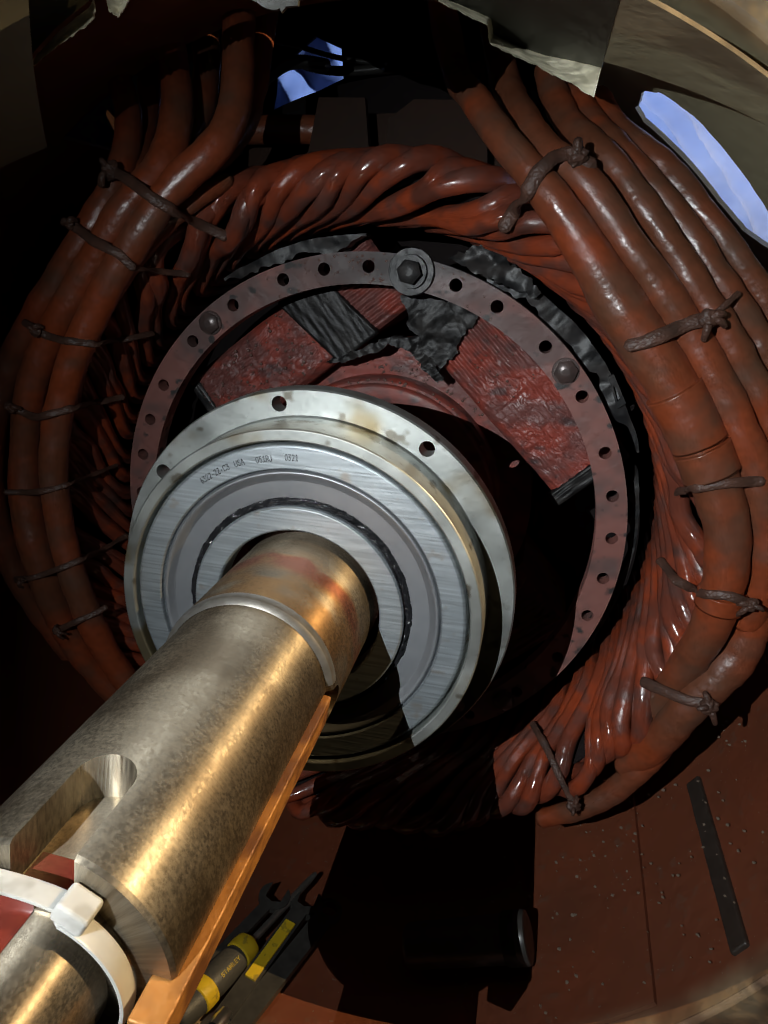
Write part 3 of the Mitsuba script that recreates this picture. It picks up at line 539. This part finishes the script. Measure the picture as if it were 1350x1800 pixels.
BR = thing('ball_bearing', 'shielded ball bearing with stamped numbers pressed on the shaft', 'bearing')
yb = .003
m, uv = lathe([[(.1212, yb + .012), (.1212, yb + .0030)], [(.1212, yb + .0030), (.1208, yb + .0012), (.1198, yb + .0004), (.1188, yb)], [(.1188, yb), (.1046, yb)], [(.1046, yb), (.1040, yb + .0004), (.1037, yb + .0014)], [(.1037, yb + .0014), (.1037, yb + .006)]], 240)
add('outer_race', m, 'bearing_steel', True, BR)
m, uv = lathe([[(.1040, yb + .0050), (.1026, yb + .0048), (.1020, yb + .0024)], [(.1020, yb + .0024), (.1014, yb + .0014), (.1003, yb + .0012), (.0985, yb + .0022), (.0965, yb + .0042), (.0945, yb + .0052)], [(.0945, yb + .0052), (.0835, yb + .0060), (.0818, yb + .0064)], [(.0818, yb + .0064), (.0812, yb + .009)]], 240)
add('shield', m, 'shield_steel', True, BR)
# greasy gap between shield and inner race
th = np.linspace(0, 2 * PI, 361); g = []
for k, (r, dy) in enumerate([(.0822, .0066), (.0806, .0050), (.0790, .0046), (.0774, .0052)]):
    w = (meshkit.fbm(np.c_[np.cos(th) * 14, np.sin(th) * 14, 0 * th + k], 3, k) - .5)
    rr = r + .0012 * w; g.append(np.stack([rr * np.cos(th), yb + dy - .003 * w, rr * np.sin(th)], -1))
g = np.array(g); a = (np.arange(3)[:, None] * 361 + np.arange(360)[None]); F = np.stack([a, a + 361, a + 362, a + 1], -1).reshape(-1, 4)
add('grease_seal', trimesh.Trimesh(g.reshape(-1, 3), np.vstack([F[:, [0, 1, 2]], F[:, [0, 2, 3]]]), process=False), 'black_grease', True, BR, 'wet black grease seam')
m, uv = lathe([[(.0772, yb + .010), (.0772, yb + .0018)], [(.0772, yb + .0018), (.0767, yb + .0005), (.0757, yb)], [(.0757, yb), (.0612, yb)], [(.0612, yb), (.0602, yb + .0006), (.0597, yb + .002)], [(.0597, yb + .002), (.0595, yb + .02)]], 240)
add('inner_race', m, 'bearing_steel', True, BR)
for txt, d, R in (('6322-2Z-C3', 119.4, .1105), ('USA', 109.1, .1105), ('051RJ', 99.9, .1095), ('0321', 89.8, .1098)):
    tm = meshkit.text_mesh(txt, .0044, .0003); tm.vertices[:, 0] *= .62; w = tm.bounds[1, 0] - tm.bounds[0, 0]; x = tm.vertices[:, 0] - w / 2; yv = tm.vertices[:, 1].copy()
    ang = math.radians(d) - x / .111; r = R + yv
    tm.vertices = np.stack([r * np.cos(ang), yb - .0002 - (tm.vertices[:, 2]), r * np.sin(ang)], -1)
    add('stamped_number', tm, 'black_ink', False, BR)

# ------------------------------------------------------------------ shaft
SH = thing('shaft', 'long bare steel shaft with brown stains and a keyway pointing at the viewer', 'shaft')
prof = [(.0001, .30), (.0535, .30), (.0535, -.0905), (.0532, -.0925), (.0512, -.0955), (.0500, -.0965), (.0495, -.098), (.0495, -.2880), (.0488, -.2892), (.0482, -.2900), (.0345, -.2906), (.0335, -.2925), (.0335, -.2955), (.0278, -.2965), (.0278, -.46), (.0001, -.46)]
cr = m3.CrossSection([np.array([(r, y) for r, y in prof])[::-1]], m3.FillRule.EvenOdd)
body = cr.revolve(224)                                           # about the section's y axis -> manifold z
body = warp(body, lambda v: np.stack([v[:, 0], v[:, 2], v[:, 1]], -1))
if body.volume() < 0: body = m3.Manifold(m3.Mesh(np.array(body.to_mesh().vert_properties[:, :3], np.float32), np.array(body.to_mesh().tri_verts)[:, ::-1].astype(np.uint32)))
def slot(deg, w, floor, y_round, y_end, top=.075):
    """keyway cutter: floor height along the radius, round end at y_round"""
    c = m3.CrossSection.circle(w / 2, 48).translate((0, y_round + w / 2 - w)) + m3.CrossSection.square((w, (y_round - w / 2) - y_end)).translate((-w / 2, y_end))
    k = m3.Manifold.extrude(c, top - floor).translate((0, 0, floor))
    a = math.radians(deg)     # local x -> tangent, y -> world y, z -> radius
    M = np.array([[math.sin(a), 0, math.cos(a), 0], [0, 1, 0, 0], [-math.cos(a), 0, math.sin(a), 0]])
    return k.transform(M)
body = body - slot(83.4, .0240, .0287, -.2385, -.35) - slot(-12, .0200, .0400, -.0800, -.2955)
m, uv = smooth_split(body, 30, lambda v: np.stack([v[:, 1], np.arctan2(v[:, 2], v[:, 0] * .999) * .05], -1))
# seam on the underside
uv[:, 1] = np.mod(np.arctan2(m.vertices[:, 2], m.vertices[:, 0]) + PI / 2, 2 * PI) * .05
add('body', m, 'shaft_steel', True, SH, uv=uv)
m, uv = lathe([[(.0533, -.0860), (.0536, -.0890), (.0538, -.0900), (.0537, -.0930), (.0534, -.0945)], [(.0534, -.0945), (.0520, -.0962), (.0500, -.0975)]], 160, a0=3.5, a1=333)
add('collar_lip', m, 'dull_steel', True, SH, 'bright raised lip round the shaft near the bearing')
# red primer left in and before the keyway
a = math.radians(83.2); ex, er = np.array([math.sin(a), 0, -math.cos(a)]), np.array([math.cos(a), 0, math.sin(a)])
pr = tri(rbox(.0225, .016, .0010, .0004)); pr = frame(pr, er * .0288 + np.array([0, -.2815, 0]), ex, [0, 1, 0], np.cross(ex, [0, 1, 0]))
add('primer_patch', pr, 'red_primer', 30, SH, 'red primer on the keyway floor')
mm, _ = lathe([[(.0338, -.2928), (.0338, -.2953), (.0283, -.2968), (.0280, -.300), (.0280, -.318)]], 60, a0=82, a1=112)
add('primer_patch', mm, 'red_primer', True, SH, 'red primer on the thin end of the shaft')
KEY = frame(rbox(.0190, .208, .0130, .0012), np.array([.0463 * math.cos(math.radians(-12)), -.203, .0463 * math.sin(math.radians(-12))]),
            [math.sin(math.radians(-12)), 0, -math.cos(math.radians(-12))], [0, 1, 0], [math.cos(math.radians(-12)), 0, math.sin(math.radians(-12))])
add('shaft_key', KEY, 'rusty_key', 30, label='rusty orange key bar lying in the slot along the right of the shaft', cat='key')

# cable tie
CT = thing('cable_tie', 'white nylon cable tie looped round the thin end of the shaft', 'cable tie')
aa = np.radians(np.linspace(62, -235, 70)); q = np.stack([.0345 * np.cos(aa) + .001, -.297 - .002 * np.sin(aa), .0345 * np.sin(aa)], -1)
rr = np.stack([np.cos(aa), 0 * aa, np.sin(aa)], -1)
add('band', tube(q, .0046, .0009, 12, rr, power=6), 'nylon', 40, CT)
tl = spline([pol(.0375, -.2965, 58), pol(.0375, -.297, 72), pol(.0385, -.297, 95), pol(.044, -.296, 118), pol(.058, -.295, 136)], 24)
add('tail', tube(tl, .0044, .0009, 12, np.array([pol(1, 0, d) for d in np.linspace(58, 125, 24)]), power=6), 'nylon', 40, CT)
hb = rbox(.0125, .0115, .0085, .0018) - m3.Manifold.cube((.02, .0052, .0018), True).translate((0, 0, -.0005))
a = math.radians(57); add('head', frame(hb, pol(.0385, -.2968, 57), [math.sin(a), 0, -math.cos(a)], [0, 1, 0], np.cross([math.sin(a), 0, -math.cos(a)], [0, 1, 0])), 'nylon', 35, CT)

# ------------------------------------------------------------------ tools on the housing floor
def along(p0, p1, up=(0, 0, 1)):
    p0, p1 = np.array(p0, float), np.array(p1, float); d = p1 - p0; L = np.linalg.norm(d); d /= L
    u = np.array(up, float); u = u - d * (u @ d); u /= np.linalg.norm(u); return p0, d, u, np.cross(d, u), L
def lathe_along(prof, p0, p1, n=28):
    """prof: (t along in metres, radius)"""
    o, d, u, s, L = along(p0, p1); a = np.arange(n) / n * 2 * PI
    V = np.array([o + d * t + (u * c + s * sn) * r for t, r in prof for c, sn in zip(np.cos(a), np.sin(a))]); k = len(prof)
    i, j = np.meshgrid(np.arange(k - 1), np.arange(n), indexing='ij'); b = (j + 1) % n
    F = np.stack([i * n + j, (i + 1) * n + j, (i + 1) * n + b, i * n + b], -1).reshape(-1, 4)
    return trimesh.Trimesh(V, np.vstack([F[:, [0, 1, 2]], F[:, [0, 2, 3]]]), process=False)
# screwdriver
SD = thing('screwdriver', 'screwdriver with a dark grip and two yellow rings among the tools below the shaft', 'screwdriver')
p0, p1 = np.array([-.119, -.017, -.398]), np.array([-.050, .185, -.407])
add('cap', lathe_along([(0, .0005), (.001, .007), (.004, .0105), (.014, .0125), (.026, .0135)], p0, p1), 'tool_grey', 40, SD)
add('ring', lathe_along([(.026, .0132), (.027, .0146), (.034, .0150), (.041, .0146), (.042, .0132)], p0, p1), 'tool_yellow', 40, SD)
add('grip', lathe_along([(.042, .0128), (.048, .0142), (.062, .0150), (.076, .0142), (.082, .0126)], p0, p1), 'tool_grey', 40, SD)
add('ring', lathe_along([(.082, .0126), (.083, .0144), (.091, .0146), (.098, .0136), (.101, .0105), (.101, .004)], p0, p1), 'tool_yellow', 40, SD)
add('blade', lathe_along([(.099, .0038), (.20, .0036), (.212, .0024), (.213, .0001)], p0, p1, 16), 'bare_steel', 40, SD)
o, d, u, s, L = along(p0, p1); tm = meshkit.text_mesh('STANLEY', .0040, .0004); tm.apply_translation((-tm.bounds[1, 0] / 2, -.00375, 0))
vv = (CAM - (o + d * .062)); vv = vv - d * (vv @ d); vv /= np.linalg.norm(vv); sd = np.cross(vv, d)
add('lettering', frame(tm, o + d * .062 + vv * .0149, d, sd, vv), 'tool_yellow', False, SD)
# spanners
def spanner(key, label, p0, p1, hw, jaw, ring=None, mat='tool_black', th=.006, up=(0.1, -.35, 1), taper=1.0):
    o, d, u, s, L = along(p0, p1, up)
    h = Polygon([(0, -hw), (L, -hw * taper), (L, hw * taper), (0, hw)])
    if jaw:
        j = shapely.geometry.Point(L + jaw * .7, 0).buffer(jaw, 32); cut = Polygon([(L + jaw * .45, -jaw * .52), (L + jaw * 2.2, -jaw * .62), (L + jaw * 2.2, jaw * .52), (L + jaw * .45, jaw * .52), (L + jaw * .25, 0)])
        cut = shapely.affinity.rotate(cut, 14, origin=(L + jaw * .7, 0)); h = h.union(j).difference(cut).buffer(.0012).buffer(-.0012)
    if ring:
        h = h.union(shapely.geometry.Point(L + ring[1] * .8, 0).buffer(ring[1], 40)).difference(shapely.geometry.Point(L + ring[1] * .8, 0).buffer(ring[0], 6))
    m = m3.Manifold.extrude(cs(h), th); k = thing(key, label, 'spanner')
    add('body', frame(m, o - u * th / 2, d, np.cross(u, d), u), mat, 30, k)
    return k, o, d, u, L
spanner('open_spanner', 'oily open ended spanner lying half under the shaft key, leftmost of the tools', (-.118, .030, -.398), (-.085, .125, -.400), .006, .0165)
k, o, d, u, L = spanner('striped_spanner', 'black open ended spanner with a yellow stripe on its handle', (-.082, .000, -.404), (-.052, .132, -.409), .0085, .017, th=.009)
y_ = frame(rbox(.074, .0115, .003, .0008), o + d * .078 + u * .0052, d, np.cross(u, d), u); add('stripe', y_, 'tool_yellow', 30, k, 'yellow stripe')
add('ferrule', lathe_along([(-.012, .0004), (-.012, .0075), (-.004, .0082), (.002, .0075), (.006, .0070)], o, o + d), 'chrome', 40, k, 'chrome end of the handle')
spanner('ring_spanner', 'long black ring spanner, rightmost of the tools below the shaft', (-.070, -.010, -.408), (-.027, .132, -.413), .0095, 0, (.0085, .0135), th=.008)
# dark cylindrical grip
GT = thing('round_grip', 'black cylindrical grip end lying on the red floor in the shadow', 'grip')
q0, q1 = np.array([.068, .098, -.393]), np.array([.1815, .098, -.358])
add('sleeve', lathe_along([(0, .001), (0, .018), (.004, .0205), (.092, .0215), (.096, .0215)], q0, q1, 40), 'tool_black', 40, GT)
add('end_collar', lathe_along([(.096, .0228), (.097, .0236), (.106, .0240), (.1085, .0236)], q0, q1, 40), 'grey_resin', 40, GT)
add('end_cap', lathe_along([(.1085, .0234), (.114, .0240), (.1175, .0228), (.1185, .020), (.1180, .0005)], q0, q1, 40), 'tool_black', 40, GT)

# === CORDS
# lashing cords tied round the leads and the winding
CORDS = {
 'a': [(-0.1854, 0.1364, 0.305), (-0.1747, 0.129, 0.3012), (-0.1651, 0.1227, 0.2975), (-0.1574, 0.1184, 0.2931), (-0.1487, 0.1123, 0.2886), (-0.1416, 0.1088, 0.2844), (-0.1364, 0.1098, 0.281), (-0.1316, 0.1122, 0.278), (-0.1272, 0.1153, 0.2749), (-0.1253, 0.1239, 0.2722), (-0.1256, 0.1374, 0.2696), (-0.1239, 0.1478, 0.2671), (-0.1202, 0.1545, 0.2646), (-0.1156, 0.1592, 0.2619), (-0.1102, 0.1625, 0.2591), (-0.1045, 0.1654, 0.2563)],
 'b': [(-0.2179, 0.1236, 0.2644), (-0.2108, 0.1218, 0.26), (-0.2013, 0.1162, 0.2555), (-0.1926, 0.1118, 0.2512), (-0.1837, 0.1081, 0.2479), (-0.1756, 0.1059, 0.2447), (-0.1697, 0.1072, 0.2415), (-0.1657, 0.1094, 0.2367), (-0.1616, 0.1117, 0.2318)],
 'c': [(-0.1645, 0.1133, 0.2318), (-0.1613, 0.1225, 0.2307), (-0.1621, 0.1399, 0.2294), (-0.1608, 0.1541, 0.2283), (-0.1561, 0.1622, 0.2275), (-0.1511, 0.1699, 0.2266), (-0.1448, 0.1755, 0.2257)],
 'd': [(-0.2723, 0.1211, 0.1875), (-0.2635, 0.1175, 0.1842), (-0.2553, 0.1146, 0.1809), (-0.2495, 0.1153, 0.1776), (-0.2413, 0.1139, 0.1757), (-0.23, 0.1078, 0.1744), (-0.2208, 0.1054, 0.174), (-0.215, 0.108, 0.1731), (-0.2095, 0.1114, 0.1721), (-0.2046, 0.1156, 0.1711), (-0.2068, 0.1321, 0.1705), (-0.2153, 0.1598, 0.1688), (-0.2165, 0.1761, 0.1684), (-0.2112, 0.1815, 0.1694), (-0.2066, 0.1884, 0.1704), (-0.2033, 0.1979, 0.1712), (-0.2, 0.2077, 0.172)],
 'e': [(-0.2943, 0.1126, 0.1176), (-0.2877, 0.1135, 0.1145), (-0.2818, 0.1154, 0.1111), (-0.2735, 0.1139, 0.1085), (-0.261, 0.1073, 0.1091), (-0.2506, 0.1045, 0.112), (-0.244, 0.107, 0.1136), (-0.2383, 0.1108, 0.115), (-0.2331, 0.1154, 0.1162), (-0.2357, 0.1321, 0.115), (-0.2456, 0.1608, 0.1115), (-0.2479, 0.1786, 0.11), (-0.2438, 0.1868, 0.1105), (-0.2403, 0.1962, 0.1108), (-0.2351, 0.2028, 0.1116)],
 'f': [(-0.3066, 0.1094, 0.0384), (-0.2997, 0.1123, 0.0379), (-0.2912, 0.1133, 0.0381), (-0.2797, 0.1102, 0.0397), (-0.2686, 0.1074, 0.0422), (-0.2609, 0.1093, 0.0435), (-0.255, 0.1136, 0.0447), (-0.2499, 0.1189, 0.0463), (-0.2522, 0.1353, 0.0445), (-0.2606, 0.1616, 0.0398), (-0.2628, 0.1791, 0.0382), (-0.2607, 0.1908, 0.0386), (-0.2608, 0.2062, 0.038), (-0.2595, 0.22, 0.038)],
 'g': [(-0.3238, 0.1252, -0.055), (-0.3063, 0.1152, -0.0483), (-0.2937, 0.1111, -0.0446), (-0.2864, 0.1135, -0.0426), (-0.277, 0.113, -0.0387), (-0.2669, 0.1115, -0.0343), (-0.2594, 0.1133, -0.0314), (-0.2538, 0.1177, -0.0292), (-0.2489, 0.1233, -0.0276), (-0.2519, 0.1407, -0.031), (-0.2618, 0.1693, -0.0391), (-0.2647, 0.1877, -0.0416), (-0.2626, 0.1986, -0.0407), (-0.2621, 0.2126, -0.0409), (-0.2586, 0.2221, -0.0392)],
 'h': [(-0.2776, 0.1163, -0.0992), (-0.2653, 0.1144, -0.0924), (-0.2546, 0.1145, -0.0869), (-0.2471, 0.1192, -0.084), (-0.2407, 0.1254, -0.0817), (-0.2349, 0.1322, -0.0787)],
 'i': [(0.1254, 0.1512, 0.2606), (0.1287, 0.1511, 0.2656), (0.132, 0.151, 0.2706), (0.1356, 0.143, 0.2751), (0.1394, 0.1263, 0.2788), (0.1427, 0.1168, 0.2828), (0.1455, 0.1157, 0.2874), (0.1481, 0.1153, 0.2922), (0.151, 0.1154, 0.2967), (0.1551, 0.1174, 0.3005), (0.1591, 0.122, 0.3046), (0.1643, 0.1261, 0.3068), (0.17, 0.1273, 0.3081), (0.1753, 0.1273, 0.3061), (0.1804, 0.1272, 0.3031), (0.1856, 0.1272, 0.3001)],
 'j': [(0.2197, 0.1057, 0.1793), (0.2257, 0.1051, 0.1809), (0.2317, 0.1045, 0.1826), (0.2373, 0.1045, 0.185), (0.243, 0.1058, 0.1875), (0.2489, 0.1092, 0.1899), (0.2549, 0.1124, 0.1922), (0.2605, 0.1131, 0.1948), (0.2663, 0.1132, 0.1966), (0.2722, 0.1142, 0.1983)],
 'k': [(0.2653, 0.1142, 0.1935), (0.271, 0.1154, 0.1975), (0.277, 0.1185, 0.2014), (0.2824, 0.1204, 0.2058), (0.2879, 0.1242, 0.2105), (0.2939, 0.1303, 0.2151)],
 'l': [(0.2744, 0.1638, 0.0575), (0.2749, 0.1291, 0.0689), (0.2775, 0.1089, 0.0762), (0.2833, 0.1058, 0.0786), (0.2893, 0.1044, 0.0805), (0.2955, 0.1038, 0.0822), (0.302, 0.1044, 0.0832), (0.3092, 0.1078, 0.0831), (0.3167, 0.112, 0.0828), (0.3234, 0.113, 0.0834)],
 'm': [(0.2728, 0.1958, -0.0147), (0.2765, 0.1866, -0.0172), (0.2798, 0.1762, -0.0191), (0.283, 0.166, -0.0209), (0.2882, 0.16, -0.0219), (0.2923, 0.1489, -0.0205), (0.2943, 0.1288, -0.0152), (0.2979, 0.1169, -0.0114), (0.3037, 0.1144, -0.0101), (0.3096, 0.113, -0.0093), (0.3156, 0.112, -0.01), (0.3223, 0.114, -0.0129), (0.3296, 0.1179, -0.0165)],
 'n': [(0.1724, 0.215, -0.2066), (0.1773, 0.2018, -0.2064), (0.182, 0.1902, -0.207), (0.1866, 0.1827, -0.2103), (0.1904, 0.1749, -0.2137), (0.1941, 0.1679, -0.2175), (0.1979, 0.1629, -0.2228), (0.2018, 0.1593, -0.2287), (0.2061, 0.1574, -0.2358), (0.2104, 0.1561, -0.2433), (0.2146, 0.153, -0.2494)],
 'o': [(0.2653, 0.1635, -0.1193), (0.2719, 0.1556, -0.1179), (0.2786, 0.1488, -0.1169), (0.2853, 0.1431, -0.1166), (0.2919, 0.1375, -0.1162), (0.2988, 0.1338, -0.1162), (0.3062, 0.1318, -0.1159), (0.3136, 0.13, -0.1158)],
}
CR = dict(a=.0042, b=.0036, c=.0026, d=.0030, e=.0030, f=.0024, g=.0026, h=.0026, i=.0050, j=.0048, k=.0020, l=.0034, m=.0036, n=.0032, o=.0044)
KNOT = dict(a=(0, .0085), b=(0, .005), d=(2, .006), e=(1, .005), g=(1, .0045), h=(0, .005), i=(-3, .0085), j=(-1, .0080), m=(-1, .0070), n=(-1, .0080), o=(-1, .0095))
for k, pts in CORDS.items():
    pts = np.array(pts); q = spline(pts, len(pts) * 4); r = CR[k] * .8 * (1 + .25 * (meshkit.fbm(q * 120, 2, 3) - .5))
    key = add('lashing_cord', tube(q + [0, .0012, 0], r * 1.35, r * .60, 12, np.array([.1, -1, .3]), lump=.0007, seed=ord(k)), 'cord', True, W)
    if k in KNOT:
        i, kr = KNOT[k]; c0 = pts[i]; rr = np.random.default_rng(ord(k)); ms = [blob(c0 + [0, -.002, 0], kr * .8, (1, .8, 1), ord(k), .5)]
        for e in range(3):
            d = rr.normal(0, 1, 3); d[1] = -abs(d[1]) * .4; d /= np.linalg.norm(d)
            ms.append(tube(spline([c0 - d * kr * .3, c0 + d * kr * .9 + [0, -.003, 0], c0 + d * kr * 1.5 + [0, .002, -.003]], 10), np.linspace(CR[k] * .8, CR[k] * .5, 10), sides=8, lump=.0006, seed=e))
        add('knot', cat_(ms), 'cord', True, key)
pr_ = spline(np.c_[np.array(LEADS['R1'][0]), LEADS['R1'][1]], 400)
for a_, b_, e_ in ((203, 226, .0016), (226, 240, .0022), (296, 305, .0014)):
    add('wrap_band', tube(pr_[a_:b_, :3], pr_[a_:b_, 3] * 1.045 + e_, pr_[a_:b_, 3] * 1.045 + e_, 24, cap=False, lump=.0009, seed=a_), 'lead_sleeve', True, W)

# varnish beads that ran down the ring, the left field coil and the hub
dm = []; r_ = np.random.default_rng(77); bead = trimesh.creation.icosphere(1, 1.0)
def put(c, n, r):
    n = np.array(n) / np.linalg.norm(n); m = bead.copy(); v = m.vertices * r; v = v - n * (v @ n)[:, None] * .55; m.vertices = v + np.array(c) + n * r * .1; dm.append(m)
for k in range(110):
    d = r_.normal(88, 11); R = .2185 + .026 * r_.random()
    if any(abs(d - h) < 1.4 and abs(R - .2322) < .0055 for h in holes) or abs(d - 78.85) < 5: continue
    put(pol(R, yr, d), [0, -1, 0], r_.uniform(.0004, .0013))
for k in range(120):
    t, R = r_.uniform(-.08, .055), r_.uniform(.142, .208); put(loc(126.5, t, R, .2602), [0, -1, 0], r_.uniform(.0005, .0017))
for k in range(60):
    t, R = r_.normal(-.04, .03), r_.uniform(.15, .215); put(loc(43, t, R, .2565), [0, -1, 0], r_.uniform(.0004, .0013))
for k in range(150):
    d = r_.normal(72, 18); R = r_.choice([.1265, .121, .112, .135]) + r_.normal(0, .003); put(pol(R, .275 if R < .126 else .2995, d), [0, -1, 0], r_.uniform(.0005, .0015))
add('varnish_bead', cat_(dm), 'clear_drip', True, RT, 'shiny beads of varnish', kind='stuff')

# grit and flakes lying on the floor of the housing
gm = []; g_ = np.random.default_rng(5)
for k in range(150):
    d, y = g_.uniform(-75, -28), g_.uniform(.03, .27); c0 = pol(R0 - .0052, y, d); rr = g_.uniform(.0006, .0020)
    b = trimesh.creation.icosphere(0, 1.0); b.vertices = c0 + (b.vertices * g_.uniform(.5, 1.2, (12, 1)) * rr * [1.2, 1.2, .7]); gm.append(b)
add('floor_grit', cat_(gm), 'grit', False, H, 'pale grit scattered on the red floor', kind='stuff')
